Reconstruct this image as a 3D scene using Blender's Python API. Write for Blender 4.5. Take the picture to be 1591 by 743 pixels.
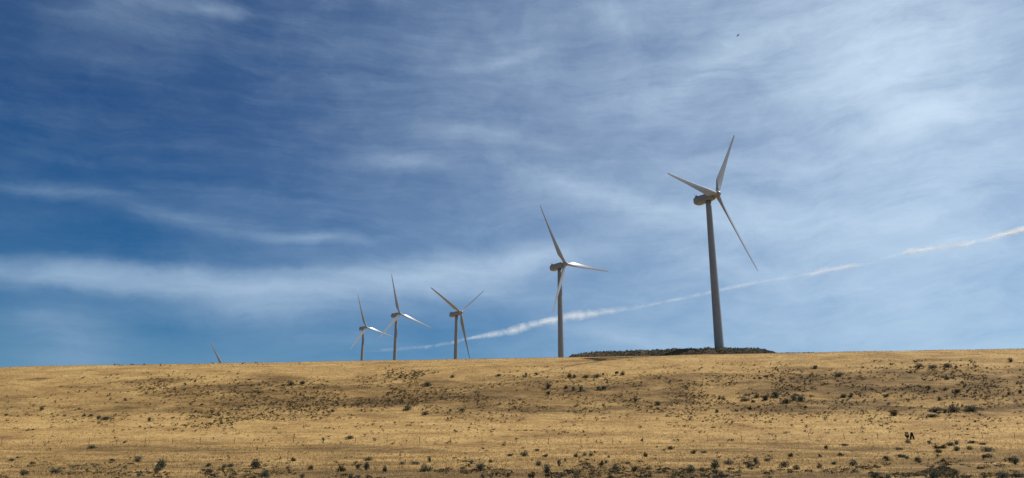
import bpy, math, random
import numpy as np
from mathutils import Vector, Matrix

random.seed(7); rng = np.random.default_rng(7)
for o in list(bpy.data.objects): bpy.data.objects.remove(o)
SC = bpy.context.scene
COL = SC.collection
rad = math.radians

# ------------------------------------------------------------------ camera
F_PX, CX, CY, PITCH = 1281.0, 795.5, 371.5, rad(17.3)
CAM = np.array([0.0, 0.0, 1.7])
cd = bpy.data.cameras.new('camera'); cam = bpy.data.objects.new('camera', cd); COL.objects.link(cam)
cam.location = CAM; cam.rotation_euler = (rad(90) + PITCH, 0, 0)
cd.sensor_fit = 'HORIZONTAL'; cd.sensor_width = 36.0; cd.lens = 36.0 * F_PX / 1591.0
cd.clip_start = 0.1; cd.clip_end = 90000
SC.camera = cam

# ------------------------------------------------------------------ light, sky, exposure
SUN_AZ, SUN_EL = 61.0, 51.0            # azimuth clockwise from the view direction (+Y)
sd = bpy.data.lights.new('sun', 'SUN'); sd.energy = 5.0; sd.angle = rad(0.55); sd.color = (1.0, 0.95, 0.87)
sun = bpy.data.objects.new('sun', sd); COL.objects.link(sun)
sv = Vector((math.sin(rad(SUN_AZ))*math.cos(rad(SUN_EL)), math.cos(rad(SUN_AZ))*math.cos(rad(SUN_EL)), math.sin(rad(SUN_EL))))
sun.rotation_euler = (-sv).to_track_quat('-Z', 'Y').to_euler()
SC.view_settings.view_transform = 'Standard'; SC.view_settings.look = 'None'
SC.view_settings.gamma = 1.0; SC.view_settings.exposure = 0.0; SC.view_settings.use_curve_mapping = False

W = bpy.data.worlds.new('World'); SC.world = W; W.use_nodes = True
nt = W.node_tree; nt.nodes.clear(); L = nt.links.new
def N(t, **k):
    n = nt.nodes.new(t)
    for a, b in k.items(): setattr(n, a, b)
    return n
def plug(v, s):
    if isinstance(v, (int, float)): s.default_value = v
    elif isinstance(v, tuple): s.default_value = v
    else: L(v, s)
def M(op, a, b=0.0, c=0.0, clamp=False):
    n = N('ShaderNodeMath', operation=op, use_clamp=clamp)
    for i, v in enumerate((a, b, c)): plug(v, n.inputs[i])
    return n.outputs[0]
def noise3(vec, scale, detail=4, rough=0.55, dist=0.0, color=False):
    n = N('ShaderNodeTexNoise'); plug(vec, n.inputs['Vector'])
    n.inputs['Scale'].default_value = scale; n.inputs['Detail'].default_value = detail
    n.inputs['Roughness'].default_value = rough; n.inputs['Distortion'].default_value = dist
    return n.outputs['Color' if color else 'Fac']
def mapping(vec, loc=(0,0,0), rot=0.0, scale=(1,1,1), kind='POINT'):
    n = N('ShaderNodeMapping', vector_type=kind); plug(vec, n.inputs['Vector'])
    n.inputs['Location'].default_value = loc; n.inputs['Rotation'].default_value = (0,0,rot); n.inputs['Scale'].default_value = scale
    return n.outputs[0]

def px_azel(x, y):
    d = np.array([(x-CX)/F_PX, math.cos(PITCH) - (CY-y)/F_PX*math.sin(PITCH), math.sin(PITCH) + (CY-y)/F_PX*math.cos(PITCH)])
    d /= np.linalg.norm(d)
    return math.degrees(math.atan2(d[0], d[1])), math.degrees(math.asin(d[2]))

tc = N('ShaderNodeTexCoord').outputs['Generated']
nrm = N('ShaderNodeVectorMath', operation='NORMALIZE'); L(tc, nrm.inputs[0])
sp = N('ShaderNodeSeparateXYZ'); L(nrm.outputs[0], sp.inputs[0])
az = M('MULTIPLY', M('ARCTAN2', sp.outputs[0], sp.outputs[1]), 57.29578)
el = M('MULTIPLY', M('ARCSINE', sp.outputs[2]), 57.29578)
cb = N('ShaderNodeCombineXYZ'); L(az, cb.inputs[0]); L(el, cb.inputs[1]); AE = cb.outputs[0]   # sky position in degrees
# warped coordinates so that cloud edges wander
wn = noise3(AE, 0.10, 5, 0.6, 0.0, True)
ws = N('ShaderNodeVectorMath', operation='SUBTRACT'); L(wn, ws.inputs[0]); ws.inputs[1].default_value = (.5,.5,.5)
wm = N('ShaderNodeVectorMath', operation='MULTIPLY'); L(ws.outputs[0], wm.inputs[0]); wm.inputs[1].default_value = (5, 2.2, 0)
wa = N('ShaderNodeVectorMath', operation='ADD'); L(AE, wa.inputs[0]); L(wm.outputs[0], wa.inputs[1]); WAE = wa.outputs[0]
def field(items, base, vec, kl=1.25, kw=1.6, kind='QUADRATIC_SPHERE'):
    """sum of soft elongated patches of cirrus; each is x0,y0,x1,y1,width,strength in photo px turned into sky degrees"""
    acc = base
    for (x0, y0, x1, y1, w, s) in items:
        a0, e0 = px_azel(x0, y0); a1, e1 = px_azel(x1, y1)
        ln = max(math.hypot(a1-a0, e1-e0)/2*kl, 0.5)
        m = mapping(vec, ((a0+a1)/2, (e0+e1)/2, 0), math.atan2(e1-e0, a1-a0), (ln, w/22.4*kw, 1), 'TEXTURE')
        g = N('ShaderNodeTexGradient', gradient_type=kind); L(m, g.inputs[0])
        acc = M('MULTIPLY_ADD', g.outputs['Fac'], s, acc)
    return acc
BROAD = [(1180,180,1640,60,420,0.45),(1250,320,1640,400,300,0.20),(900,490,1591,500,130,0.22),
         (0,440,900,430,110,0.16),(400,532,950,528,80,-0.42),(0,350,420,400,60,-0.12),(0,505,420,520,36,-0.15),(-40,555,260,560,80,0.55),(0,-10,380,-10,90,0.42),(480,470,900,470,90,0.12)]
WISP = [(-120,402,300,446,22,1.7),(150,442,560,446,26,1.6),(460,444,900,400,30,1.25),(700,420,960,372,30,0.5),(250,480,620,480,24,0.5),(380,368,580,372,10,0.28),(-30,282,170,304,12,0.36),(120,298,460,376,20,0.35),
        (540,235,730,268,20,0.3),(690,222,1120,350,28,0.42),(830,298,1470,368,44,0.62),(640,190,900,230,20,0.2),(690,102,870,72,14,0.3),
        (540,66,1100,130,40,0.14),(1020,125,1320,0,36,0.36),(840,190,1180,95,30,0.30),(1220,160,1500,105,60,0.6),(1330,205,1560,150,30,0.5),(1200,60,1560,40,60,0.3),(1100,300,1400,345,20,0.3),(910,0,1000,60,34,0.2),
        (260,0,380,12,12,0.45),(1290,215,1591,170,34,0.32),(980,250,1560,250,36,0.24),(1050,470,1591,440,26,0.24),(960,380,1320,430,30,0.28),
        (850,503,1080,547,18,0.36),(-20,470,150,505,26,0.35),(500,420,900,470,22,0.3),(1260,350,1591,300,34,0.25),(300,500,900,560,20,0.12)]
veil = N('ShaderNodeMapRange', interpolation_type='SMOOTHSTEP'); L(M('MULTIPLY_ADD', el, -0.10, az), veil.inputs[0])
veil.inputs[1].default_value = -34; veil.inputs[2].default_value = 34; veil.inputs[3].default_value = 0.05; veil.inputs[4].default_value = 0.80
broad = M('MAXIMUM', M('ADD', field(BROAD, 0.0, WAE), veil.outputs[0]), 0.0)
wisp = field(WISP, 0.0, WAE, 1.7, 1.6)
# fibrous texture of the cirrus: fine streaks running roughly along the bands
wn2 = noise3(AE, 0.045, 3, 0.5, 0.0, True)
w2s = N('ShaderNodeVectorMath', operation='MULTIPLY_ADD'); L(wn2, w2s.inputs[0]); w2s.inputs[1].default_value = (9, 5, 0); L(WAE, w2s.inputs[2]); FAE = w2s.outputs[0]
sA = noise3(mapping(FAE, rot=rad(-10), scale=(0.07, 0.55, 1)), 1.0, 9, 0.66, 0.25)
sB = noise3(mapping(FAE, rot=rad(-27), scale=(0.085, 0.42, 1)), 1.0, 9, 0.68, 0.35)
sF = noise3(mapping(FAE, rot=rad(-6), scale=(0.14, 1.5, 1)), 1.0, 6, 0.65, 0.15)
pf = noise3(mapping(WAE, scale=(0.30, 0.5, 1)), 1.0, 9, 0.66, 0.3)
leftness = N('ShaderNodeMapRange'); L(az, leftness.inputs[0]); leftness.inputs[1].default_value = -14; leftness.inputs[2].default_value = 16
sm = N('ShaderNodeMix', data_type='FLOAT'); L(leftness.outputs[0], sm.inputs[0]); L(sA, sm.inputs[2]); L(sB, sm.inputs[3])
streak = M('ADD', M('ADD', M('MULTIPLY', sm.outputs[0], 0.60), M('MULTIPLY', pf, 0.32)), M('MULTIPLY', sF, 0.08))
streak = M('MULTIPLY', M('SUBTRACT', streak, 0.375), 3.0, clamp=True)
d1 = M('MULTIPLY', broad, M('MULTIPLY_ADD', streak, 0.56, 0.52))
d2 = M('MULTIPLY', wisp, M('MULTIPLY_ADD', streak, 0.95, 0.50))
thin = M('MULTIPLY_ADD', M('MULTIPLY', streak, streak), 0.13, 0.0)
dens = M('ADD', M('ADD', d1, d2), thin)
dens = M('SUBTRACT', 1.0, M('POWER', 2.718, M('MULTIPLY', dens, -1.2)), clamp=True)
sky = N('ShaderNodeTexSky', sky_type='NISHITA', sun_disc=False)
sky.sun_elevation = rad(SUN_EL); sky.sun_rotation = rad(SUN_AZ); sky.altitude = 600; sky.air_density = 1.0; sky.dust_density = 0.4; sky.ozone_density = 2.5
# cirrus is lit sky: brighter and whiter towards the sun
dt = N('ShaderNodeVectorMath', operation='DOT_PRODUCT'); L(nrm.outputs[0], dt.inputs[0]); dt.inputs[1].default_value = sv
glow = N('ShaderNodeMapRange'); L(dt.outputs['Value'], glow.inputs[0]); glow.inputs[1].default_value = 0.15; glow.inputs[2].default_value = 0.95
cc = N('ShaderNodeMix', data_type='RGBA'); L(glow.outputs[0], cc.inputs[0])
cc.inputs[6].default_value = (4.4, 6.4, 9.0, 1); cc.inputs[7].default_value = (10.6, 13.0, 15.2, 1)
mx = N('ShaderNodeMix', data_type='RGBA'); L(dens, mx.inputs[0])
hs = N('ShaderNodeHueSaturation'); hs.inputs['Saturation'].default_value = 1.42; hs.inputs['Value'].default_value = 0.80; L(sky.outputs[0], hs.inputs['Color']); 
er = N('ShaderNodeValToRGB'); L(M('DIVIDE', el, 60.0), er.inputs[0]); ee = er.color_ramp.elements
ee[0].position = 0.0; ee[0].color = (1.0, 1.28, 1.3, 1); ee[1].position = 1.0; ee[1].color = (0.8, 0.9, 1.0, 1); q_ = ee.new(0.2); q_.color = (0.95, 1.13, 1.18, 1); q_ = ee.new(0.4); q_.color = (0.78, 0.83, 1.0, 1)
hm = N('ShaderNodeMix', data_type='RGBA', blend_type='MULTIPLY'); hm.inputs[0].default_value = 1.0; L(hs.outputs[0], hm.inputs[6]); L(er.outputs[0], hm.inputs[7]); L(hm.outputs[2], mx.inputs[6]); L(cc.outputs[2], mx.inputs[7])
bg = N('ShaderNodeBackground'); L(mx.outputs[2], bg.inputs[0]); bg.inputs[1].default_value = 0.07
wo = N('ShaderNodeOutputWorld'); L(bg.outputs[0], wo.inputs[0])

# ------------------------------------------------------------------ helpers
def tag(o, label=None, cat=None, group=None, kind=None):
    if label: o['label'] = label
    if cat: o['category'] = cat
    if group: o['group'] = group
    if kind: o['kind'] = kind
    return o
def link_mesh(name, V, Fc, mats, parent=None, smooth=False, midx=None):
    me = bpy.data.meshes.new(name); me.from_pydata([tuple(v) for v in V] if not isinstance(V, np.ndarray) else V.tolist(), [], Fc if isinstance(Fc, list) else Fc.tolist())
    for m in (mats if isinstance(mats, list) else [mats]): me.materials.append(m)
    if midx is not None: me.polygons.foreach_set('material_index', midx)
    if smooth: me.polygons.foreach_set('use_smooth', [True]*len(me.polygons))
    me.update()
    o = bpy.data.objects.new(name, me); COL.objects.link(o)
    if parent: o.parent = parent
    return o
class MB:
    def __init__(s): s.V = []; s.F = []
    def add(s, V, Fc):
        b = len(s.V); s.V += [tuple(v) for v in V]; s.F += [tuple(b+i for i in f) for f in Fc]
    def loft(s, rings, cap=True):
        n = len(rings[0]); V = [p for r in rings for p in r]; Fc = []
        for i in range(len(rings)-1):
            for j in range(n):
                Fc.append((i*n+j, i*n+(j+1) % n, (i+1)*n+(j+1) % n, (i+1)*n+j))
        if cap: Fc.append(tuple(reversed(range(n)))); Fc.append(tuple((len(rings)-1)*n+j for j in range(n)))
        s.add(V, Fc)
    def tube(s, pts, rs, n=8):
        rings = []
        pts = [Vector(p) for p in pts]
        for i, p in enumerate(pts):
            d = (pts[min(i+1, len(pts)-1)] - pts[max(i-1, 0)]).normalized()
            u = d.cross(Vector((0,0,1)));
            if u.length < 1e-3: u = Vector((1,0,0))
            u.normalize(); w = d.cross(u)
            r = rs[i] if isinstance(rs, (list, tuple)) else rs
            rings.append([p + (u*math.cos(t)+w*math.sin(t))*r for t in [2*math.pi*k/n for k in range(n)]])
        s.loft(rings)
    def box(s, c, h, R=None):
        P = [Vector((x*h[0], y*h[1], z*h[2])) for x in (-1,1) for y in (-1,1) for z in (-1,1)]
        if R: P = [R @ p for p in P]
        s.add([p + Vector(c) for p in P], [(0,1,3,2),(4,6,7,5),(0,4,5,1),(2,3,7,6),(0,2,6,4),(1,5,7,3)])
    def build(s, name, mat, parent=None, smooth=False):
        return link_mesh(name, s.V, s.F, mat, parent, smooth)

def new_mat(name, rough=0.6, spec=0.3):
    m = bpy.data.materials.new(name); m.use_nodes = True
    b = m.node_tree.nodes['Principled BSDF']; b.inputs['Roughness'].default_value = rough; b.inputs['Specular IOR Level'].default_value = spec
    return m, m.node_tree, b
def nadd(t, ty, **k):
    n = t.nodes.new(ty)
    for a, b in k.items(): setattr(n, a, b)
    return n
def tnoise(t, vec, scale, detail=5, rough=0.6, mscale=None, dist=0.0):
    if mscale:
        mp = nadd(t, 'ShaderNodeMapping'); t.links.new(vec, mp.inputs[0]); mp.inputs['Scale'].default_value = mscale; vec = mp.outputs[0]
    n = nadd(t, 'ShaderNodeTexNoise'); t.links.new(vec, n.inputs['Vector'])
    n.inputs['Scale'].default_value = scale; n.inputs['Detail'].default_value = detail; n.inputs['Roughness'].default_value = rough; n.inputs['Distortion'].default_value = dist
    return n.outputs['Fac']
def tramp(t, fac, stops):
    r = nadd(t, 'ShaderNodeValToRGB'); t.links.new(fac, r.inputs[0])
    e = r.color_ramp.elements
    while len(e) < len(stops): e.new(0.5)
    for i, (p, c) in enumerate(stops): e[i].position = p; e[i].color = (*c, 1) if len(c) == 3 else c
    return r.outputs[0]
def tmix(t, fac, a, b, mode='MIX'):
    m = nadd(t, 'ShaderNodeMix', data_type='RGBA', blend_type=mode)
    for v, i in ((fac, 0), (a, 6), (b, 7)):
        if isinstance(v, (int, float)): m.inputs[i].default_value = v
        elif isinstance(v, tuple): m.inputs[i].default_value = (*v, 1) if len(v) == 3 else v
        else: t.links.new(v, m.inputs[i])
    return m.outputs[2]

# numpy value noise
_T = rng.random((256, 256))
def vnoise(x, y):
    xi = np.floor(x).astype(int); yi = np.floor(y).astype(int); fx = x-xi; fy = y-yi
    fx = fx*fx*(3-2*fx); fy = fy*fy*(3-2*fy)
    a = _T[xi & 255, yi & 255]; b = _T[(xi+1) & 255, yi & 255]; c = _T[xi & 255, (yi+1) & 255]; d = _T[(xi+1) & 255, (yi+1) & 255]
    return (a*(1-fx)+b*fx)*(1-fy) + (c*(1-fx)+d*fx)*fy - 0.5
def fbm(x, y, s, o=4):
    r = 0; a = 1
    for i in range(o): r = r + a*vnoise(x*s+17.3*i, y*s+5.1*i); s *= 2.03; a *= 0.5
    return r

# ------------------------------------------------------------------ terrain
GY = np.array([-6000,-300,-60,0,40,70,100,150,200,250,300,320,330,343,352,362,400,505,690,810,982,1200,2500,7000])
GZ = np.array([-60,-6,-0.6,0,0.25,1.3,3.8,8.1,13.8,26.4,43.6,50.8,53.6,56.5,58.0,59.1,61.4,67.5,76,98,119,124,118,60])
def smoothstep(a, b, x):
    t = np.clip((x-a)/(b-a), 0, 1); return t*t*(3-2*t)
_yy = np.linspace(-6000, 7000, 26001); _zz = np.interp(_yy, GY, GZ)
_k = np.hanning(19); _k /= _k.sum()
_zs = np.convolve(np.pad(_zz, 9, 'edge'), _k, 'valid')
_k2 = np.hanning(61); _k2 /= _k2.sum(); _zs2 = np.convolve(np.pad(_zz, 30, 'edge'), _k2, 'valid')
_w = smoothstep(315, 335, _yy)*(1-smoothstep(370, 395, _yy)); _zs = _zs*_w + _zs2*(1-_w)
def height(x, y):
    x = np.asarray(x, float); y = np.asarray(y, float)
    z = np.interp(y, _yy, _zs)
    z = z + 0.0185*np.clip(x, -400, 400)*smoothstep(60, 340, y)
    amp = smoothstep(20, 120, y)
    z = z + amp*(0.9*fbm(x, y, 1/60., 3) + 0.35*fbm(x+40, y*1.6, 1/14., 3)) * (1-0.55*smoothstep(310, 345, y)*(1-smoothstep(400, 500, y)))
    return z
def ray_dir(x, y):
    d = np.array([(x-CX)/F_PX, math.cos(PITCH) - (CY-y)/F_PX*math.sin(PITCH), math.sin(PITCH) + (CY-y)/F_PX*math.cos(PITCH)])
    return d/np.linalg.norm(d)
_ts = np.concatenate([np.arange(40, 420, 0.25)])
def on_ground(x, y):
    d = ray_dir(x, y); P = CAM + np.outer(_ts, d); h = height(P[:,0], P[:,1])
    i = np.nonzero(P[:,2] < h)[0]
    if len(i) == 0:
        k = np.argmin(P[:,2]-h); 
    else: k = i[0]
    return np.array([P[k,0], P[k,1], float(height(P[k,0], P[k,1]))]), _ts[k]

def axis(lo, hi, step, far, n):
    core = np.arange(lo, hi+step, step)
    g = np.geomspace(step, far, n)
    return np.concatenate([(lo - g[::-1]), core, (core[-1] + g)])
xs = axis(-265, 265, 0.85, 6500, 40)
ys = np.concatenate([-np.geomspace(1, 5500, 24)[::-1], np.arange(0, 70, 3.0), np.arange(70, 372, 0.7), 372+np.geomspace(1, 6300, 60)])
gx, gy = np.meshgrid(xs, ys); gz = height(gx, gy)
V = np.stack([gx.ravel(), gy.ravel(), gz.ravel()], 1); nx, ny = len(xs), len(ys)
ii = np.arange(nx*ny).reshape(ny, nx)
Fq = np.stack([ii[:-1,:-1].ravel(), ii[:-1,1:].ravel(), ii[1:,1:].ravel(), ii[1:,:-1].ravel()], 1)
gm, t, b = new_mat('dry_grass_ground', 0.95, 0.1)
pos = nadd(t, 'ShaderNodeNewGeometry').outputs['Position']
big = tnoise(t, pos, 0.022, 6, 0.62, (1, 0.9, 1), 0.5)
mid = tnoise(t, pos, 0.11, 6, 0.68, (0.55, 1.2, 1), 0.4)
fine = tnoise(t, pos, 1.3, 5, 0.7, (0.8, 1.1, 1))
vfine = tnoise(t, pos, 5.0, 3, 0.7)
base = tramp(t, mid, [(0.28, (0.22, 0.13, 0.054)), (0.45, (0.385, 0.238, 0.09)), (0.62, (0.50, 0.33, 0.13)), (0.8, (0.57, 0.40, 0.175))])
at = nadd(t, 'ShaderNodeAttribute', attribute_name='brown').outputs['Fac']
mathn = nadd(t, 'ShaderNodeMath', operation='MULTIPLY_ADD', use_clamp=True); t.links.new(big, mathn.inputs[0]); mathn.inputs[1].default_value = 1.6; mathn.inputs[2].default_value = -0.70
ad = nadd(t, 'ShaderNodeMath', operation='ADD', use_clamp=True); t.links.new(mathn.outputs[0], ad.inputs[0]); t.links.new(at, ad.inputs[1])
mm = nadd(t, 'ShaderNodeMath', operation='MULTIPLY', use_clamp=True); t.links.new(ad.outputs[0], mm.inputs[0])
m2 = nadd(t, 'ShaderNodeMapRange'); t.links.new(mid, m2.inputs[0]); m2.inputs[1].default_value = 0.3; m2.inputs[2].default_value = 0.65; m2.inputs[3].default_value = 1.3; m2.inputs[4].default_value = 0.62
t.links.new(m2.outputs[0], mm.inputs[1])
c1 = tmix(t, mm.outputs[0], base, (0.14, 0.086, 0.036))
fr = tramp(t, fine, [(0.25, (0.55, 0.5, 0.45)), (0.5, (1, 1, 1)), (0.75, (1.25, 1.22, 1.15))])
c2 = tmix(t, 0.8, c1, fr, 'MULTIPLY')
mot = tnoise(t, pos, 0.55, 5, 0.72, (0.6, 1.0, 1), 0.3)
mr = tramp(t, mot, [(0.36, (0.50, 0.43, 0.36)), (0.47, (0.95, 0.93, 0.9)), (0.7, (1.12, 1.1, 1.06))])
mk = nadd(t, 'ShaderNodeMapRange'); t.links.new(at, mk.inputs[0]); mk.inputs[1].default_value = -0.3; mk.inputs[2].default_value = 0.5; mk.inputs[3].default_value = 0.35; mk.inputs[4].default_value = 1.0
c2 = tmix(t, mk.outputs[0], c2, mr, 'MULTIPLY')
vr = tramp(t, vfine, [(0.3, (0.72, 0.7, 0.66)), (0.6, (1.12, 1.12, 1.1))])
c3 = tmix(t, 0.7, c2, vr, 'MULTIPLY')
t.links.new(c3, b.inputs['Base Color'])
bm_ = nadd(t, 'ShaderNodeBump'); bm_.inputs['Strength'].default_value = 0.9; bm_.inputs['Distance'].default_value = 0.22
t.links.new(fine, bm_.inputs['Height']); t.links.new(bm_.outputs[0], b.inputs['Normal'])
ground = link_mesh('ground', V, Fq, gm, smooth=True)
tag(ground, kind='structure')

# brown, weedy patches of the slope, plus painted streaks of turbine shadow: photo px -> place on the hill, ellipse in metres
def w_of(px, dist): return px*dist/F_PX
PATCH = [(240,592,70,6,.8),(300,605,80,8,.6),(430,590,80,7,.6),(560,603,90,7,.8),(700,600,110,8,.7),(640,620,120,12,.45),(60,589,26,3,.8),
 (280,625,90,10,.5),(440,612,80,8,.5),(1060,585,120,6,.8),(1000,603,90,10,.6),(1130,600,90,8,.6),(1290,597,120,9,.7),(1330,585,100,6,.5),
 (1500,600,110,10,.6),(1230,612,90,7,.4),(905,586,60,4,.5),(820,590,60,7,.5),(1470,560,90,4,.5),(1230,572,60,3,.4),
 (120,697,150,6,.55),(330,700,120,6,.5),(520,697,110,7,.75),(640,702,90,7,.55),(760,690,70,4,.35),(870,676,110,3,.4),(1130,700,130,5,.55),(1200,690,100,4,.5),
 (1300,697,90,4,.5),(800,736,900,12,.8),(1300,735,500,12,.6),(800,742,1000,9,.9),(200,725,240,10,.35),(925,557,38,1.6,1.0),(955,556,34,1.2,1.0),(890,561,32,1.1,.8),(1560,700,60,5,.4),  # thin streaks below the mound paint the nearest turbine's cast shadow
 (870,625,80,9,.35),(1080,640,110,9,.3),(1480,640,120,9,.3),(160,640,60,5,.3)]
br = np.zeros(nx*ny)
PX, PY = V[:,0], V[:,1]
jx = 14*fbm(PX, PY, 1/22., 4); jy = 9*fbm(PX+90, PY+30, 1/16., 4)
for (cx, cy, rx, ry, s) in PATCH:
    P, D = on_ground(cx, cy); Pa, _ = on_ground(cx, cy-ry); Pb, _ = on_ground(cx, cy+ry)
    rY = max(abs(Pa[1]-Pb[1])/2, 2.5); rX = w_of(rx, D); k = min(1, rY/12)
    r2 = ((PX+jx*k-P[0])/rX)**2 + ((PY+jy*k-P[1])/rY)**2
    br = np.maximum(br, s*np.clip(1.35*(1-r2), 0, 1))
def Yat(py): return on_ground(800, py)[0][1]
Ya, Yb, Yc, Yd, Ye = Yat(652), Yat(640), Yat(592), Yat(580), Yat(725)
PYj = PY + 10*fbm(PX, PY, 1/30., 4)
band = smoothstep(Ya, Yb, PYj)*(1-smoothstep(Yc, Yd, PYj))*(0.35+0.65*smoothstep(-170, -60, PX))
br = np.maximum(br, band*np.clip(0.52 + 0.95*fbm(PX*.55, PY*1.3, 1/13., 4), 0, 1))
low = 1-smoothstep(Yat(712), Yat(694), PYj)
br = np.maximum(br, low*np.clip(0.36 + 0.8*fbm(PX*.6, PY*1.8, 1/9., 4), 0, 1))
br = np.clip(br + 0.35*smoothstep(0.02, .3, br)*fbm(PX*.5+50, PY*1.6, 1/5., 3), -1, 1)
LIGHT = [(500,665,560,9,.6),(130,657,200,9,.5),(1000,668,300,5,.5),(1330,660,260,8,.4),(800,712,600,4,.45),(450,570,500,7,.5),(1000,572,160,6,.5)]
for (cx, cy, rx, ry, s) in LIGHT:
    P, D = on_ground(cx, cy); Pa, _ = on_ground(cx, cy-ry); Pb, _ = on_ground(cx, cy+ry)
    rY = max(abs(Pa[1]-Pb[1])/2, 2.5); rX = w_of(rx, D)
    br -= s*np.exp(-(((PX+jx-P[0])/rX)**2 + ((PY+jy*.5-P[1])/rY)**2))
a = ground.data.attributes.new('brown', 'FLOAT', 'POINT'); a.data.foreach_set('value', np.clip(br, -1, 1).astype(np.float32))

# ------------------------------------------------------------------ mound of dark fill at the first turbine
T1 = dict(az=None)
mt, t, b = new_mat('dark_rubble', 0.95, 0.1)
pos = nadd(t, 'ShaderNodeNewGeometry').outputs['Position']
nn = tnoise(t, pos, 1.0, 6, 0.75); nb = tnoise(t, pos, 0.16, 3, 0.6)
c = tramp(t, nn, [(0.3, (0.016, 0.016, 0.012)), (0.52, (0.045, 0.042, 0.028)), (0.72, (0.12, 0.096, 0.058))])
c = tmix(t, tramp(t, nb, [(0.5, (0,0,0)), (0.66, (0.8,0.8,0.8))]), c, (0.15, 0.095, 0.055))
t.links.new(c, b.inputs['Base Color'])
bp = nadd(t, 'ShaderNodeBump'); bp.inputs['Strength'].default_value = 1.0; bp.inputs['Distance'].default_value = 0.5; t.links.new(nn, bp.inputs['Height']); t.links.new(bp.outputs[0], b.inputs['Normal'])
MTOP = [(883,552.5),(905,549),(940,547),(980,545.2),(1040,543),(1085,542),(1110,541),(1165,541),(1183,543),(1196,545.3),(1212,548)]
MY0, MY1 = 347.5, 395.0
def mound_top(x):
    out = []
    for (px, py) in MTOP:
        d = ray_dir(px, py); s = (MY0+5)/d[1]; P = CAM + d*s; out.append((P[0], P[2]))
    out = np.array(out); return np.interp(x, out[:,0], out[:,1], left=0, right=0), out[0,0], out[-1,0]
_, MX0, MX1 = mound_top(0)
def mound_h(x, y):
    top, _, _ = mound_top(x); g = height(x, y)
    tp = top + 0.012*(y-MY0-5) + 0.45*fbm(x, y, 1/2.5, 3)
    ramp = (y-MY0)/5.0 + 0.12*fbm(x+7, y, 1/2., 3)
    base = height(x, MY0)-0.25
    z = base + (tp-base)*np.clip(ramp, 0, 1)**0.8
    back = smoothstep(MY1-18, MY1, y)
    z = z*(1-back) + (g-0.6)*back
    inside = smoothstep(MX0-1, MX0+2, x)*(1-smoothstep(MX1-3, MX1, x))
    return np.where(inside > 0, z*inside + (g-0.5)*(1-inside), g-0.5)
mx_ = np.arange(MX0-2, MX1+2, 0.4); my_ = np.concatenate([np.arange(MY0-0.8, MY0+8, 0.3), np.arange(MY0+8, MY1+1, 1.2)])
ax_, ay_ = np.meshgrid(mx_, my_); az_ = mound_h(ax_, ay_)
jit = 0.18*(rng.random(ax_.shape)-.5)
mi = np.arange(ax_.size).reshape(ax_.shape)
mound = link_mesh('mound', np.stack([(ax_+jit).ravel(), ay_.ravel(), (az_+0.12*(rng.random(ax_.shape)-.5)).ravel()], 1),
  np.stack([mi[:-1,:-1].ravel(), mi[:-1,1:].ravel(), mi[1:,1:].ravel(), mi[1:,:-1].ravel()], 1), mt)
tag(mound, kind='structure')

# ------------------------------------------------------------------ turbines
pm, t, b = new_mat('off_white_tower_paint', 0.42, 0.4)
oc = nadd(t, 'ShaderNodeTexCoord').outputs['Object']
g1 = tnoise(t, oc, 0.5, 5, 0.6, (3, 3, 0.25))
t.links.new(tramp(t, g1, [(0.3, (0.205, 0.22, 0.235)), (0.7, (0.27, 0.285, 0.305))]), b.inputs['Base Color'])
bl, t, b = new_mat('blade_gelcoat', 0.32, 0.5)
oc = nadd(t, 'ShaderNodeTexCoord').outputs['Object']
g1 = tnoise(t, oc, 0.6, 4, 0.6, (1, 3, 0.4))
t.links.new(tramp(t, g1, [(0.3, (0.24, 0.265, 0.29)), (0.7, (0.31, 0.335, 0.36))]), b.inputs['Base Color'])
dk, t, b = new_mat('dark_steel', 0.5, 0.4); b.inputs['Base Color'].default_value = (0.06, 0.06, 0.065, 1)
nm, t, b = new_mat('nacelle_fibreglass', 0.4, 0.45)
oc = nadd(t, 'ShaderNodeTexCoord').outputs['Object']
t.links.new(tramp(t, tnoise(t, oc, 0.8, 4, 0.6), [(0.3, (0.215, 0.23, 0.25)), (0.7, (0.275, 0.29, 0.31))]), b.inputs['Base Color'])

def blade_mesh():
    R = [0.6, 1.6, 2.6, 4.0, 5.8, 7.6, 9.2, 12, 16, 20, 25, 30, 34, 37, 39.2, 40.2, 40.6]
    Cc = [1.9, 1.9, 1.95, 2.35, 3.05, 3.5, 3.5, 3.15, 2.7, 2.3, 1.85, 1.55, 1.32, 1.12, 0.9, 0.5, 0.12]
    Th = [1.0, 1.0, 0.96, 0.72, 0.5, 0.38, 0.32, 0.27, 0.24, 0.21, 0.19, 0.18, 0.17, 0.17, 0.16, 0.16, 0.16]
    m = MB(); rings = []
    for r, c, th in zip(R, Cc, Th):
        tw = rad(15*(1-min(r/40, 1))**1.6 + 3); n = 20; ring = []
        circ = max(0, min(1, (th-0.4)/0.56))
        for k in range(n):
            a = 2*math.pi*k/n
            cy = math.cos(a); sx = math.sin(a)
            # aerofoil: round nose at +Y, thin tail at -Y
            y = (0.5*cy)*c; xx = 0.5*sx*c*th*(circ + (1-circ)*(0.62+0.48*cy))
            y -= (1-circ)*0.20*c
            x2 = xx*math.cos(tw) + y*math.sin(tw); y2 = -xx*math.sin(tw) + y*math.cos(tw)
            x2 += 1.1*(r/40)**2.2     # pre-bend upwind
            ring.append((x2, y2, r))
        rings.append(ring)
    m.loft(rings); return m
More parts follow.
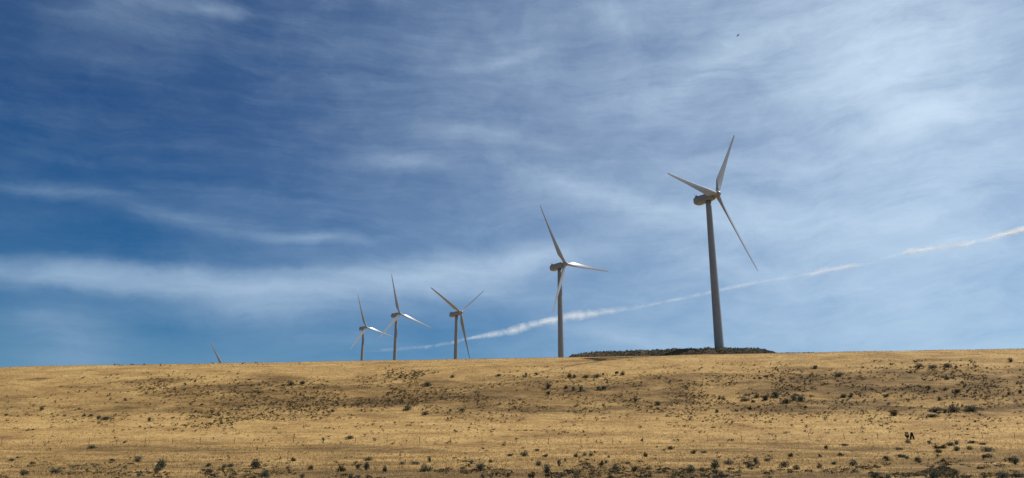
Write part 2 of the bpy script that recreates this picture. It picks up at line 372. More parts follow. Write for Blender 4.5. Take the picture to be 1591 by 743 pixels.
def nacelle_mesh():
    m = MB(); rings = []
    #     x     half w  z bottom  z top
    S = [(3.4, 1.15, -1.25, 1.15), (3.1, 1.5, -1.6, 1.5), (1.8, 1.68, -1.85, 1.85), (-1.5, 1.75, -1.95, 2.0), (-5.0, 1.75, -1.95, 2.1), (-6.2, 1.68, -1.75, 2.08), (-7.1, 1.45, -1.3, 1.95), (-7.5, 1.1, -0.8, 1.6)]
    for (x, w, z0, z1) in S:
        ring = []
        for k in range(28):
            a = 2*math.pi*k/28; cc = math.cos(a); ss = math.sin(a); e = 0.42
            ring.append((x, w*math.copysign(abs(cc)**e, cc), (z0+z1)/2 + (z1-z0)/2*math.copysign(abs(ss)**e, ss)))
        rings.append(ring)
    m.loft(rings); return m
def turbine(name_label, H, yaw, ph, tilt, pitch=0):
    """H: world position of the hub centre; the tower foot stands on the ground below"""
    th = rad(90-yaw); a = Vector((math.cos(th), math.sin(th), 0)); OV = 4.9
    ti = rad(tilt)
    base = Vector(H) - a*OV*math.cos(ti); g = float(height(base.x, base.y))
    if MX0 < base.x < MX1 and MY0 < base.y < MY1: g = float(mound_h(base.x, base.y))
    root = bpy.data.objects.new('wind_turbine', None); COL.objects.link(root)
    root.location = (base.x, base.y, g); root.rotation_euler = (0, 0, th); root.empty_display_size = 5
    tag(root, name_label, 'wind turbine', 'wind turbines along the ridge')
    ht = H[2] - g - OV*math.sin(ti)              # height of the nacelle axis above the tower
    tt = ht - 1.95
    m = MB(); rings = []
    for z in np.concatenate([[-2.5], np.linspace(0, tt, 26)]):
        r = 2.08 + (1.28-2.08)*max(z, 0)/tt
        rings.append([(r*math.cos(2*math.pi*k/40), r*math.sin(2*math.pi*k/40), z) for k in range(40)])
    m.loft(rings); tw = m.build('tower', pm, root, True)
    for z in (tt*0.33, tt*0.66, 0.35):
        r = 2.08 + (1.28-2.08)*z/tt
        rr = [[((r+d)*math.cos(2*math.pi*k/40), (r+d)*math.sin(2*math.pi*k/40), z+dz) for k in range(40)] for d, dz in ((-.05,-.08),(.03,-.07),(.03,.07),(-.05,.08))]
        m = MB(); m.loft(rr, False); m.build('flange', pm, tw)
    m = MB(); rr = [[(r*math.cos(2*math.pi*k/32), r*math.sin(2*math.pi*k/32), z) for k in range(32)] for r, z in ((1.3, tt+.003), (1.45, tt+.05), (1.5, tt+.32), (1.3, tt+.4))]
    m.loft(rr); m.build('yaw_ring', dk, root)
    def place(o, loc, Rm):
        o.matrix_parent_inverse = Matrix(); o.location = loc; o.rotation_euler = Rm.to_euler()
    Rt = Matrix.Rotation(-ti, 3, 'Y')
    C0 = Vector((0, 0, ht))
    na = link_mesh_cached('nacelle', nacelle_mesh, nm, root); place(na, C0, Rt)
    def mast():
        m = MB(); m.box((-5.9,0,2.45), (.55,.7,.32)); m.box((-4.3,0,2.13),(1.1,.9,.06))
        for y in (-.55, .55): m.tube([(-6.6,y,2.0),(-6.6,y,3.6)], .05, 6); m.box((-6.6,y,3.65),(.22,.05,.07))
        m.tube([(-6.6,-.55,3.1),(-6.6,.55,3.1)], .04, 6); return m
    ms = link_mesh_cached('wind_sensor', mast, dk, na)
    def hubm():
        m = MB(); rings = []
        for x, r in ((-1.35, 1.25), (-1.2, 1.5), (-.4, 1.62), (.5, 1.55), (1.2, 1.25), (1.7, .8), (1.95, .35), (2.0, .02)):
            rings.append([(x, r*math.cos(2*math.pi*k/32), r*math.sin(2*math.pi*k/32)) for k in range(32)])
        m.loft(rings); return m
    Hc = C0 + Rt @ Vector((OV, 0, 0))
    hb = link_mesh_cached('hub', hubm, nm, root); place(hb, Hc, Rt @ Matrix.Rotation(rad(ph), 3, 'X'))
    for k in range(3):
        o = link_mesh_cached('blade', blade_mesh, bl, root)
        place(o, Hc, Rt @ Matrix.Rotation(rad(ph+120*k), 3, 'X') @ Matrix.Rotation(rad(2.0), 3, 'Y') @ Matrix.Rotation(rad(-pitch), 3, 'Z'))
    return root
_mc = {}
def link_mesh_cached(name, fn, mat, parent):
    if name not in _mc:
        o = fn().build(name, mat, parent, name != 'wind_sensor'); _mc[name] = o.data
        if name != 'wind_sensor':
            o.data.set_sharp_from_angle(angle=rad(50))
        return o
    o = bpy.data.objects.new(name, _mc[name]); COL.objects.link(o); o.parent = parent; return o
def hubpos(px, py, D, yaw, tilt, off):
    d = ray_dir(px, py); a = np.array([math.sin(rad(yaw))*math.cos(rad(tilt)), math.cos(rad(yaw))*math.cos(rad(tilt)), math.sin(rad(tilt))])
    return CAM + d*D + a*off
TURB = [
 ('tall pale turbine standing on the dark mound, nearest and largest', 1112.15,302.5, 393.6, 138.1, 91.5, 4.0, 0.6),
 ('second nearest wind turbine, left of the dark mound with one blade lit white', 875.55,411.0, 524.5, 135.6, 32.7, 5.0, 1.4),
 ('turbine with blades spread in a Y and a blade tip reaching the ridge line', 713.9,486.2, 706.4, 128.4, 67.5, 5.5, 1.6),
 ('taller of the two close-set turbines left of the Y-bladed one', 619.5,487.9, 835.8, 133.3, 15.9, 6.0, 1.5),
 ('smaller of the two close-set turbines, leftmost with its tower showing', 567.7,508.9, 1016.6, 132.0, 20.0, 6.0, 1.5),
 ('distant turbine hidden behind the ridge except for one dark blade tip', 347.5,573.0, 1120.0, 133.0, 34.5, 6.0, 1.5)]
for (lab, x, y, D, yaw, ph, tl, off) in TURB:
    turbine(lab, hubpos(x, y, D, yaw, tl, off), yaw, ph, tl, 75 if lab.startswith('turbine with') else 0)

# ------------------------------------------------------------------ contrail
cm = bpy.data.materials.new('contrail_vapour'); cm.use_nodes = True; t = cm.node_tree; t.nodes.clear()
out = nadd(t, 'ShaderNodeOutputMaterial'); tr = nadd(t, 'ShaderNodeBsdfTransparent'); df = nadd(t, 'ShaderNodeBsdfDiffuse'); tl_ = nadd(t, 'ShaderNodeBsdfTranslucent')
df.inputs[0].default_value = (.95,.95,.95,1); tl_.inputs[0].default_value = (.95,.95,.95,1)
mixd = nadd(t, 'ShaderNodeMixShader'); mixd.inputs[0].default_value = .55; t.links.new(df.outputs[0], mixd.inputs[1]); t.links.new(tl_.outputs[0], mixd.inputs[2])
p = nadd(t, 'ShaderNodeNewGeometry').outputs['Position']
n1 = tnoise(t, p, 0.006, 3, 0.5)
att = nadd(t, 'ShaderNodeAttribute', attribute_name='thick').outputs['Fac']
r1 = nadd(t, 'ShaderNodeMapRange'); t.links.new(n1, r1.inputs[0]); r1.inputs[1].default_value = .34; r1.inputs[2].default_value = .66; r1.inputs[3].default_value = .1; r1.inputs[4].default_value = 1
mu = nadd(t, 'ShaderNodeMath', operation='MULTIPLY', use_clamp=True); t.links.new(r1.outputs[0], mu.inputs[0]); t.links.new(att, mu.inputs[1])
ms_ = nadd(t, 'ShaderNodeMixShader'); t.links.new(mu.outputs[0], ms_.inputs[0]); t.links.new(tr.outputs[0], ms_.inputs[1]); t.links.new(mixd.outputs[0], ms_.inputs[2]); t.links.new(ms_.outputs[0], out.inputs[0])
# px, py, width px, thickness 0..1
CT = [(1680,330,6,.5),(1591,357,6,.5),(1540,369,6,.45),(1500,380,6,.28),(1450,385,6,.3),(1408,392,5,.45),(1395,395,4,.05),(1345,411,4,.02),(1320,414,6,.22),(1260,425,8,.2),(1235,430,6,.03),
 (1205,434,4,.08),(1160,442,5,.13),(1110,453,5,.13),(1060,464,4,.09),(1010,474,4,.10),(960,483,6,.12),(938,485,8,.22),(905,489,11,.34),(878,494,10,.28),(850,499,8,.30),(820,507,9,.32),(790,516,8,.30),
 (760,521,6,.26),(732,525,4,.18),(700,533,4,.10),(660,539,4,.09),(610,543,4,.05),(540,548,3,.0)]
pts = []
for i in range(len(CT)-1):
    for s in np.linspace(0, 1, 7)[:-1]:
        c = [CT[i][k]*(1-s)+CT[i+1][k]*s for k in range(4)]; c[3] *= .66; pts.append(c)
ALT = 2600.0
Vc = []; Fcn = []; th_ = []
for shell in (1.1, 0.8, 0.45):
    n = 12; b0 = len(Vc)
    for i, (px, py, w, k) in enumerate(pts):
        d = ray_dir(px, py); D = ALT/d[2]; C = CAM + d*D
        d2 = ray_dir(px+1, py-0.25); tang = np.array(d2*(ALT/d2[2]) - d*D); tang /= np.linalg.norm(tang)
        u = np.cross(tang, [0,0,1]); u /= np.linalg.norm(u); w2 = np.cross(u, tang)
        r0 = 0.5*w*1.35*D/F_PX*shell
        for j in range(n):
            a_ = 2*math.pi*j/n; rr_ = r0*(0.8+0.55*float(fbm(np.array(i*1.0+j*0.9), np.array(j*1.7+3), 0.35, 3)+0.35))
            Vc.append(tuple(C + (u*math.cos(a_)+w2*math.sin(a_))*rr_)); th_.append(k)
    for i in range(len(pts)-1):
        for j in range(n):
            Fcn.append((b0+i*n+j, b0+i*n+(j+1) % n, b0+(i+1)*n+(j+1) % n, b0+(i+1)*n+j))
con = link_mesh('contrail', Vc, Fcn, cm, smooth=True)
a_ = con.data.attributes.new('thick', 'FLOAT', 'POINT'); a_.data.foreach_set('value', th_)
tag(con, 'broken white vapour trail slanting across the sky behind the two nearest turbines', 'contrail')

# ------------------------------------------------------------------ fence
wm_, t, b = new_mat('weathered_post', 0.85, 0.15)
b.inputs['Base Color'].default_value = (0.075, 0.052, 0.036, 1)
wi_, t, b = new_mat('fence_wire', 0.6, 0.4); b.inputs['Base Color'].default_value = (0.16, 0.14, 0.12, 1)
tb_, t, b = new_mat('creosoted_timber', 0.8, 0.2); b.inputs['Base Color'].default_value = (0.008, 0.007, 0.008, 1)
FX = [(-52,690),(2.5,690),(50.5,690),(94.5,690),(138,690),(181,689.5),(225,689.5),(268,689),(311,688.5),(364,688.5),(408,688.5),(456,688.5),(502,688.5),(552,688.5),(601,688),(651.6,688),(700,688.5),(749,687.5),
 (802,689),(852.5,690),(902.5,690),(951.5,689),(999,688.5),(1050.5,688),(1100,686.5),(1152.5,685.5),(1205.6,683.5),(1257.4,682.5),(1311.8,682),(1363.6,681.5),(1416,682),(1475.6,681.5),(1527,681.5),(1577,680.5),(1630,680)]
fe = bpy.data.objects.new('wire_fence', None); COL.objects.link(fe)
P0, _ = on_ground(*FX[0]); fe.location = P0
tag(fe, 'thin wire fence on slender brown posts crossing the golden slope', 'fence')
tops = []
for i, (x, y) in enumerate(FX):
    P, D = on_ground(x, y); P = Vector(P)
    lean = Vector((random.uniform(-.05,.05), random.uniform(-.04,.04), 0)); h = random.uniform(1.25, 1.45)
    if i in (30,): tops.append((P, lean, h)); continue
    m = MB(); m.tube([(P-Vector(P0)) - Vector((0,0,.3)), (P-Vector(P0))+lean*h*.5+Vector((0,0,h*.5)), (P-Vector(P0))+lean*h+Vector((0,0,h))], [.062,.056,.05], 7)
    m.build('post', wm_, fe); tops.append((P, lean, h))
for k, f_ in enumerate((0.3, 0.55, 0.78, 0.95)):
    m = MB(); pts_ = []
    for (P, lean, h) in tops: pts_.append(P-Vector(P0)+(lean+Vector((0,0,1)))*(h*f_)+Vector((0,-.06,0)))
    full = []
    for i in range(len(pts_)-1):
        for s in (0, .25, .5, .75): full.append(pts_[i].lerp(pts_[i+1], s)-Vector((0,0,.06*math.sin(math.pi*s))))
    full.append(pts_[-1]); m.tube(full, .006, 4); m.build('wire', wi_, fe)
# dark timber braces at the pull post
def brace(px, py, kind, label):
    P, D = on_ground(px, py); P = Vector(P); root = bpy.data.objects.new('fence_brace', None); COL.objects.link(root); root.location = P
    tag(root, label, 'fence brace', 'dark timber braces on the fence line')
    s = D/F_PX
    if kind == 'A':
        for (x0, x1) in ((-2.6, -.15), (2.4, .5)):
            m = MB(); m.tube([(x0*s, 0.0, -.2), ((x0+x1)/2*s, 0, .75), (x1*s, 0, 1.62)], [.21,.20,.19], 8); m.build('leg', tb_, root, True)
        m = MB(); m.tube([(-.3*s,0,1.35),(.7*s,0,1.35)], .13, 8); m.build('crosspiece', tb_, root, True)
    else:
        m = MB(); m.tube([(-1.3*s,0,1.72),(-1.7*s,0,1.0),(-.5*s,0,.52)], [.22,.27,.18], 8); m.build('leg', tb_, root, True)
        m = MB(); m.tube([(1.2*s,0,1.72),(1.6*s,0,1.0),(.9*s,0,.52)], [.19,.22,.18], 8); m.build('leg', tb_, root, True)
        m = MB(); m.tube([(-1.0*s,0,1.5),(1.1*s,0,1.5)], .14, 8); m.build('crosspiece', tb_, root, True)
        m = MB(); m.tube([(-.8*s,0,.5),(1.1*s,0,.5)], .12, 8); m.build('crosspiece', tb_, root, True)
        m = MB(); m.tube([(-.8*s,0,-.3),(-.5*s,0,.5)], [.11,.11], 8); m.build('stake', wm_, root, True)
    return root
brace(1410.3, 683.5, 'O', 'black timber fence brace with closed loop shape, left one of the pair')
brace(1417.6, 683.0, 'A', 'black A-shaped timber fence brace, right one of the pair')

# ------------------------------------------------------------------ shrubs
def leafmat(name, cols, rough=0.8):
    m, t, b = new_mat(name, rough, 0.15)
    r = nadd(t, 'ShaderNodeNewGeometry').outputs['Random Per Island']
    col = tramp(t, r, [(i/(len(cols)-1), c) for i, c in enumerate(cols)])
    oi = nadd(t, 'ShaderNodeObjectInfo').outputs['Random']
    rr = tramp(t, oi, [(0, (0.75,.75,.75)), (1, (1.35,1.3,1.2))])
    cf = tmix(t, 1.0, col, rr, 'MULTIPLY'); t.links.new(cf, b.inputs['Base Color'])
    tl = nadd(t, 'ShaderNodeBsdfTranslucent'); t.links.new(cf, tl.inputs[0])
    ms = nadd(t, 'ShaderNodeMixShader'); ms.inputs[0].default_value = 0.35; t.links.new(b.outputs[0], ms.inputs[1]); t.links.new(tl.outputs[0], ms.inputs[2])
    t.links.new(ms.outputs[0], [n for n in t.nodes if n.type == 'OUTPUT_MATERIAL'][0].inputs[0])
    return m
sage = leafmat('sage_leaves', [(0.025,0.031,0.026), (0.055,0.064,0.052), (0.11,0.12,0.092), (0.21,0.21,0.155)])
olive = leafmat('olive_leaves', [(0.022,0.020,0.011), (0.055,0.046,0.022), (0.13,0.10,0.046)])
brown = leafmat('dry_leaves', [(0.024,0.015,0.008), (0.07,0.043,0.02), (0.16,0.10,0.05)])
wood = leafmat('shrub_wood', [(0.04,0.03,0.022), (0.09,0.07,0.05)])
straw = leafmat('straw', [(0.26,0.17,0.075), (0.42,0.29,0.12), (0.58,0.42,0.19), (0.66,0.50,0.25)])

def shrub_geo(n_leaf, lobes, seed, leaf=0.09, up=1.0):
    """unit shrub (about 1 wide, 1 tall): leaf faces spread through several lobes on forking stems"""
    r = np.random.default_rng(seed); V = []; Fc = []; mi_ = []
    L_ = []
    for i in range(lobes):
        a_ = r.uniform(0, 2*math.pi); q = r.uniform(.02, .36)
        s_ = r.uniform(.13, .26); L_.append((q*math.cos(a_), q*math.sin(a_), (r.uniform(.12, .68) - q*.75)*up + .06, s_))
    for (x, y, z, s) in L_:      # stems
        for st in range(3):
            e = np.array([x, y, z])+r.normal(size=3)*s*.5; m_ = e*.5+np.array([0,0,.02])
            b0 = len(V); w = .012
            for p_, ww in ((np.array([0,0,-.05]), w*1.6), (m_, w), (e, w*.4)):
                V += [(p_[0]-ww, p_[1], p_[2]), (p_[0]+ww, p_[1]+ww*.5, p_[2]), (p_[0], p_[1]-ww, p_[2])]
            for k in (0, 3):
                for j in range(3): Fc.append((b0+k+j, b0+k+(j+1) % 3, b0+k+3+(j+1) % 3, b0+k+3+j)); mi_.append(1)
    for i in range(n_leaf):
        x, y, z, s = L_[r.integers(lobes)]
        d = r.normal(size=3); d /= np.linalg.norm(d); q = s*r.uniform(.35, 1.08)**0.6
        c_ = np.array([x, y, z]) + d*q*np.array([1.15, 1.15, 1.0]); c_[2] = abs(c_[2]) if c_[2] > -.25 else r.uniform(0, .2)
        u = r.normal(size=3); u /= np.linalg.norm(u); w = np.cross(u, r.normal(size=3)); w /= np.linalg.norm(w)
        s1 = leaf*r.uniform(.6, 1.5); s2 = s1*r.uniform(.35, .7)
        u = u*.6 + np.array([0,0,.6]) + d*.3; b0 = len(V)
        V += [tuple(c_-u*s1*.5), tuple(c_+w*s2*.5), tuple(c_+u*s1*.5), tuple(c_-w*s2*.5)]; Fc.append((b0, b0+1, b0+2, b0+3)); mi_.append(0)
    return np.array(V), Fc, mi_
def shrub_mesh(name, mats, *a_, **k_):
    V, Fc, mi_ = shrub_geo(*a_, **k_); me = bpy.data.meshes.new(name); me.from_pydata(V.tolist(), [], Fc)
    for m in mats: me.materials.append(m)
    me.polygons.foreach_set('material_index', mi_); me.update(); return me
BIG = [shrub_mesh('sagebrush', [sage, wood], 1000, 8+i, 100+i, leaf=.075) for i in range(6)] + [shrub_mesh('sagebrush', [sage, wood], 1100, 13, 150+i, leaf=.07, up=.75) for i in range(4)]
BIGO = [shrub_mesh('sagebrush', [olive, wood], 700, 7+i, 120+i, leaf=.10) for i in range(3)]
SMALL = [shrub_mesh('low_shrub', [m, wood], 150, 3, 200+i, leaf=.17) for i, m in enumerate([sage, olive, brown, olive, brown, sage])]

# sagebrush one can point at: px x, px y of the foot, width px, height px, tone
SB = [
 # foreground strip
 (36,739,14,9,'s'),(84,735.5,16,8,'s'),(18,716.5,9,6,'s'),(50,722,9,4,'o'),(214,718,15,8,'s'),(175,717,8,4,'o'),(252,729,17,14,'s'),(244,732,14,8,'s'),(322,726,12,7,'s'),(325,736,13,8,'s'),
 (347,729,10,7,'s'),(358,726,11,9,'s'),(398,727,15,14,'s'),(410,739,14,9,'s'),(455,717,9,6,'o'),(412,742,16,10,'s'),(483,731,9,8,'o'),(470,744,12,8,'s'),(530,733,17,8,'o'),(546,745,11,8,'s'),
 (571,716,16,7,'s'),(556,730,11,9,'s'),(568,731,12,13,'s'),(597,734,9,11,'s'),(625,722,9,6,'s'),(645,722,15,8,'s'),(667,718,8,9,'s'),(664,733,20,12,'s'),(695,730,7,4,'b'),
 (733,721,13,6,'s'),(746,732,14,16,'s'),(735,733,9,5,'b'),(751,744,9,9,'s'),(762,719,9,5,'o'),(792,709,10,6,'s'),(813,709,14,9,'s'),(834,701,8,6,'s'),(848,710,10,5,'o'),
 (836,725,11,11,'s'),(849,735,17,13,'s'),(869,725,11,11,'s'),(878,718,7,6,'s'),(827,743,12,11,'o'),(874,741,13,8,'s'),(895,711,9,6,'o'),(909,708,8,6,'s'),(919,709,11,5,'s'),
 (958,732,13,11,'s'),(935,724,9,8,'o'),(942,720,7,5,'s'),(1003,710,8,7,'o'),(987,732,9,8,'o'),(1072,734,15,12,'s'),(1033,734,8,6,'s'),(1078,705,9,6,'o'),(1094,704,12,3.5,'o'),(1042,699,10,6,'o'),
 (1110,728,14,14,'s'),(1113,736,11,9,'s'),(1130,723,15,10,'s'),(1122,744,12,13,'s'),(1163,727,13,9,'s'),(1175,722,13,11,'s'),(1193,717,11,8,'s'),(1219,726,15,11,'s'),(1238,730,13,8,'s'),
 (1229,710,10,6,'o'),(1275,728,9,9,'s'),(1296,722,9,7,'s'),(1325,724,12,10,'s'),(1312,693,12,6,'s'),(1284,698,7,6,'o'),(1274,711,7,5,'o'),(1306,709,11,5,'o'),(1329,734,12,6,'s'),
 (1379,716,13,8,'s'),(1396,699,12,6,'s'),(1400,711,13,8,'s'),(1409,713,7,5,'s'),(1428,720,14,10,'s'),(1410,689,8,6,'s'),(1444,690,10,5,'s'),(1455,697,11,5,'o'),(1466,697,12,5,'o'),(1476,693,12,7,'s'),
 (1487,691,9,6,'s'),(1486,701,11,7,'s'),(1458,704,11,6,'o'),(1511,689,12,6,'s'),(1526,691,11,5,'s'),(1508,699,8,6,'s'),(1534,702,16,9,'s'),(1538,712,10,7,'s'),(1527,714,11,7,'b'),(1577,722,13,11,'s'),(1568,719,9,7,'b'),
 (1466,719,10,6,'o'),(1453,744,16,12,'s'),(1486,740,13,8,'s'),(1558,744,18,10,'s'),(1583,742,16,9,'s'),(1361,742,13,13,'s'),(1379,744,9,7,'s'),
 # middle slope
 (544,682,12,7,'s'),(502,687,5,7,'b'),(142,697,12,6,'s'),(664,600,13,9,'s'),(660,645,11,7,'s'),(634,637,14,9,'s'),(718,639,10,6,'s'),(700,639,6,4,'s'),(727,583,0,0,'x'),
 (439,600,7,4,'s'),(452,599,13,7,'s'),(470,597,10,8,'s'),(288,599,5,5,'s'),(303,594,5,4,'s'),(152,652,8,6,'s'),(165,652,15,7,'s'),(141,647,7,5,'s'),(131,647,6,4,'s'),(64,637,7,5,'s'),
 (195,623,6,5,'s'),(232,655,7,6,'s'),(517,640,7,5,'s'),(703,587,7,6,'s'),(775,584,10,5,'s'),(817,585,7,6,'s'),(834,583,8,5,'s'),(884,587,8,8,'s'),(893,587,7,6,'s'),(910,587,12,5,'s'),(928,586,13,6,'s'),
 (937,583,4,4,'o'),(957,583,10,6,'b'),(967,583,9,7,'s'),(851,604,13,9,'s'),(891,607,9,6,'s'),(903,608,11,8,'s'),(879,604,8,6,'s'),(930,606,11,6,'s'),(938,605,10,9,'s'),(853,614,9,6,'b'),
 (980,623,5,4,'s'),(987,624,9,6,'s'),(1023,629,13,6,'s'),(1118,621,6,6,'s'),(1125,621,6,4,'s'),(1160,623,15,7,'s'),(1176,618,9,7,'s'),(1190,622,10,13,'s'),(1206,617,14,9,'s'),(1222,626,15,8,'s'),(1232,622,11,10,'s'),(1246,623,15,8,'s'),
 (1170,625,7,4,'o'),(1166,637,7,5,'o'),(1115,641,8,5,'s'),(1251,636,8,5,'b'),(1266,573,11,6,'s'),(1305,585,18,6,'s'),(1312,618,10,7,'s'),(1323,617,9,6,'s'),(1378,617,9,7,'s'),(1427,572,13,7,'s'),(1449,572,14,6,'s'),(1473,570,14,6,'s'),(1487,572,6,4,'b'),
 (1472,590,7,5,'s'),(1444,604,7,5,'s'),(1444,638,8,0,'x'),(1452,640,22,7,'s'),(1468,642,8,7,'s'),(1482,640,16,11,'s'),(1511,639,22,10,'s'),(1447,648,18,5,'s'),(1390,646,12,8,'o'),(1585,611,6,5,'s'),(1460,622,8,4,'s'),(1488,610,10,5,'o'),(1570,562,9,5,'s')]
SB = [s for s in SB if s[4] != 'x']
anch = [(0,'at the left edge'),(150,'left of the lone blade tip'),(335,'under the lone blade tip'),(460,'left of the paired turbines'),(590,'under the paired turbines'),(712,'under the Y-bladed turbine'),(871,'under the second turbine'),
 (990,'under the left mound end'),(1115,'under the nearest turbine'),(1240,'right of nearest turbine'),(1330,'left of the fence braces'),(1413,'by the fence braces'),(1490,'right of fence braces'),(1575,'at the right edge')]
ORD = ['leftmost','second from left','third from left','fourth from left','fifth from left','sixth from left','seventh from left','eighth from left','ninth from left','tenth from left','eleventh from left','twelfth from left','thirteenth from left','fourteenth from left','fifteenth from left']
def zone(y):
    if y > 725: return 'in the bottom strip'
    if y > 683: return 'just below the fence'
    if y > 630: return 'above the fence'
    if y > 610: return 'halfway up the slope'
    return 'high on the slope'
bins = {}
for s in SB:
    a_ = min(anch, key=lambda q: abs(q[0]-s[0]))[1]; bins.setdefault((zone(s[1]), a_), []).append(s)
n_sb = 0
for (z_, a_), lst in bins.items():
    lst.sort(key=lambda s: s[0])
    for i, (x, y, w, h, tone) in enumerate(lst):
        P, D = on_ground(x, y); sc = D/F_PX
        me = {'s': random.choice(BIG), 'o': random.choice(BIGO), 'b': SMALL[2]}[tone]
        o = bpy.data.objects.new('sagebrush', me); COL.objects.link(o)
        o.location = P - np.array([0,0,.05]); wx = w*sc*1.18
        o.scale = (wx, wx*random.uniform(.8,1.1), h*sc*1.15/0.85); o.rotation_euler = (0,0,random.choice([0, math.pi])+random.uniform(-.3,.3))
        look = {'s':'dark sagebrush','o':'olive sagebrush','b':'dry brown bush'}[tone]
        tail = '' if len(lst) == 1 else ', '+ORD[i]
        tag(o, f'{look} {z_} {a_}{tail}', 'bush', 'sagebrush dotted over the dry slope'); n_sb += 1
print('sagebrush', n_sb)

# small clumps: px regions with counts
REG = [(640,584,52,8,90),(620,618,95,24,280),(480,630,95,28,270),(260,604,110,20,120),(340,652,80,14,130),(440,602,90,12,80),(165,652,75,14,30),(790,620,110,38,240),(1050,628,170,34,440),(1230,600,180,34,480),
 (1495,605,110,48,400),(1420,552,170,8,60),(800,690,800,28,130),(800,730,830,14,800),(800,739,830,8,420),(1450,736,170,10,240),(1450,735,170,10,90),(60,640,70,30,30),(380,625,60,20,60),(940,590,130,10,50),(300,566,300,3,14),(800,650,800,30,140),(1330,645,150,22,90)]
small = []
for (cx, cy, rx, ry, n) in REG:
    for _ in range(int(n*(4.2 if cy < 660 else 3.0))):
        x = cx + rx*max(-1.4, min(1.4, random.gauss(0, .55))); y = cy + ry*max(-1.3, min(1.3, random.gauss(0, .6)))
        if x < -25 or x > 1615 or y > 752 or y < 560: continue
        if fbm(np.array(x*.35), np.array(y*1.6), 1/17., 3) < (-.02 if y > 705 else -.16): continue
        s = random.choice([2,2.4,2.8,3.2,3.8,4.6,5.6]) * (1.0 + max(0, (y-640))/110.)
        small.append((x, y, s))
small.sort(key=lambda q: -q[2])
def czone(y):
    if y > 683: return 'below', 'small dark clump, one of many below the wire fence', 'small dark clumps below the fence'
    if y > 625: return 'mid', 'small dark clump, one of many dotting the middle of the slope', 'small dark clumps on the middle slope'
    return 'up', 'small dark clump, one of many dotting the upper slope', 'small dark clumps on the upper slope'
raw = [shrub_geo(16, 3, 300+i, leaf=.38) for i in range(10)]
SV = []; SF = []; SM = []; nv = 0
for i, (x, y, s) in enumerate(small):
    P, D = on_ground(x, y); sc = D/F_PX; w = s*sc*1.25; h = w*random.uniform(.26, .46)
    if i < 300:
        o = bpy.data.objects.new('low_shrub', random.choice(SMALL)); COL.objects.link(o)
        o.location = P - np.array([0,0,.03]); o.scale = (w*1.1, w, h); o.rotation_euler = (0,0,random.uniform(0,6.28))
        _, lab, grp = czone(y); tag(o, lab, 'shrub', grp)
    else:
        Vr, Fr, Mr = raw[i % 10]; Vr = Vr*np.array([w, w, h]); a_ = random.uniform(0, 6.28)
        Q = np.stack([Vr[:,0]*math.cos(a_)-Vr[:,1]*math.sin(a_), Vr[:,0]*math.sin(a_)+Vr[:,1]*math.cos(a_), Vr[:,2]], 1)+P
        SV.append(Q); SF += [tuple(nv+k for k in f_) for f_ in Fr]; mt_ = random.choice([0,1,1,2]); SM += [mt_ if q == 0 else 3 for q in Mr]; nv += len(Q)
sc_o = link_mesh('scattered_scrub', np.concatenate(SV), SF, [sage, olive, brown, wood], midx=SM)
tag(sc_o, 'countless tiny dark tufts of scrub speckling the dry hillside', 'scrub', kind='stuff')
print('small', len(small))

# brush and rocks lining the mound
SV = []; SF = []; SM = []; nv = 0
for i in range(1500):
    x = random.uniform(MX0-1, MX1+14); u = random.random()
    y = MY0+5+random.uniform(-.3, 1.2) if u < .35 else MY0 + random.uniform(-.5, 5.5)
    if x > MX1-2: y = random.uniform(350, 356); z = float(height(x, y)); w = random.uniform(.3, .8)
    else: z = float(mound_h(np.array(x), np.array(y))); w = random.uniform(.35, 1.1)
    h = w*random.uniform(.4, .8); Vr, Fr, Mr = raw[i % 10]; Vr = Vr*np.array([w, w, h]); a_ = random.uniform(0, 6.28)
    Q = np.stack([Vr[:,0]*math.cos(a_)-Vr[:,1]*math.sin(a_), Vr[:,0]*math.sin(a_)+Vr[:,1]*math.cos(a_), Vr[:,2]], 1)+np.array([x, y, z])
    SV.append(Q); SF += [tuple(nv+k for k in f_) for f_ in Fr]; mt_ = random.choice([0,0,0,1,1,2]); SM += [mt_ if q == 0 else 3 for q in Mr]; nv += len(Q)
o = link_mesh('mound_scrub', np.concatenate(SV), SF, [sage, olive, brown, wood], midx=SM)
tag(o, 'dark scrub and weeds covering the mound under the nearest turbine', 'scrub', kind='stuff')

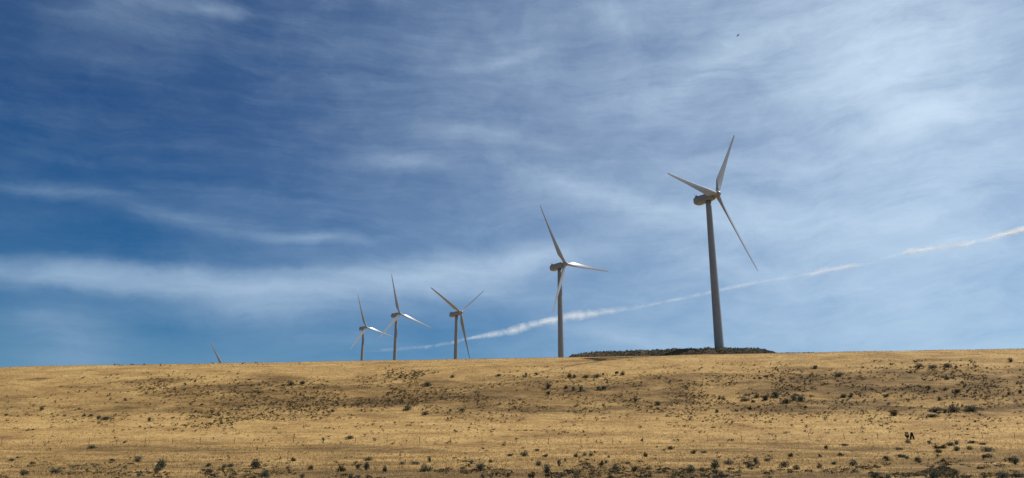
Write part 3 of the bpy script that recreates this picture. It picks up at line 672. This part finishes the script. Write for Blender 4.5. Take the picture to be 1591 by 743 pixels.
# dry grass: tufts of thin upright blades over the visible slope
n = 90000
yy = 84 + (358-84)*rng.random(n)**0.85; xx = (rng.random(n)*2-1)*(0.70*yy+12)
keep = fbm(xx, yy, 1/9., 3) > -.35; xx = xx[keep]; yy = yy[keep]; n = len(xx); zz = height(xx, yy)
nb_ = 3; base_ = np.stack([xx, yy, zz], 1)
P_ = np.repeat(base_, nb_, 0); P_[:,:2] += rng.normal(size=(len(P_),2))*.12
hh = (0.14 + 0.22*rng.random(len(P_))); an = rng.random(len(P_))*np.pi; wd = 0.035+0.04*rng.random(len(P_))
dx = np.cos(an)*wd; dy = np.sin(an)*wd; ln = rng.normal(size=(len(P_),2))*.10
A = P_ + np.stack([dx, dy, -.05+0*dx], 1); B = P_ - np.stack([dx, dy, .05+0*dx], 1); C = P_ + np.stack([ln[:,0], ln[:,1], hh], 1)
Vg = np.stack([A, B, C], 1).reshape(-1, 3); Fg = np.arange(len(Vg)).reshape(-1, 3)
o = link_mesh('dry_grass', Vg, Fg, straw)
tag(o, 'dry golden grass covering the whole hillside', 'grass', kind='stuff')

# ------------------------------------------------------------------ bird
bm, t, b = new_mat('bird_feathers', 0.8, 0.1); b.inputs['Base Color'].default_value = (0.02, 0.018, 0.016, 1)
d = ray_dir(1146.5, 55); Pb = CAM + d*260
m = MB(); rings = []
for x, r in ((-.30, .01), (-.22, .04), (-.08, .085), (.06, .09), (.16, .06), (.21, .05), (.26, .045), (.30, .015), (.34, .004)):
    rings.append([(x, r*math.cos(k*math.pi/4), r*.85*math.sin(k*math.pi/4)) for k in range(8)])
m.loft(rings)
for s in (-1, 1):
    W_ = [(0.10, .08, .02, .20), (.04, .30, .10, .19), (-.02, .52, .06, .13), (-.12, .74, -.02, .03)]
    rg = [[(x+c_/2, s*y, z+.012), (x, s*y, z+.024), (x-c_, s*y, z+.006), (x, s*y, z-.006)] for (x, y, z, c_) in W_]
    m.loft(rg if s > 0 else [list(reversed(q)) for q in rg])
m.add([(-.2,-.03,0),(-.2,.03,0),(-.46,.11,.0),(-.46,-.11,.0),(-.2,-.03,.015),(-.2,.03,.015),(-.46,.11,.008),(-.46,-.11,.008)], [(0,1,2,3),(7,6,5,4),(0,4,5,1),(1,5,6,2),(2,6,7,3),(3,7,4,0)])
o = m.build('bird', bm); o.location = Pb; o.rotation_euler = (rad(12), 0, rad(200))
tag(o, 'tiny dark bird flying high above the nearest turbine', 'bird')
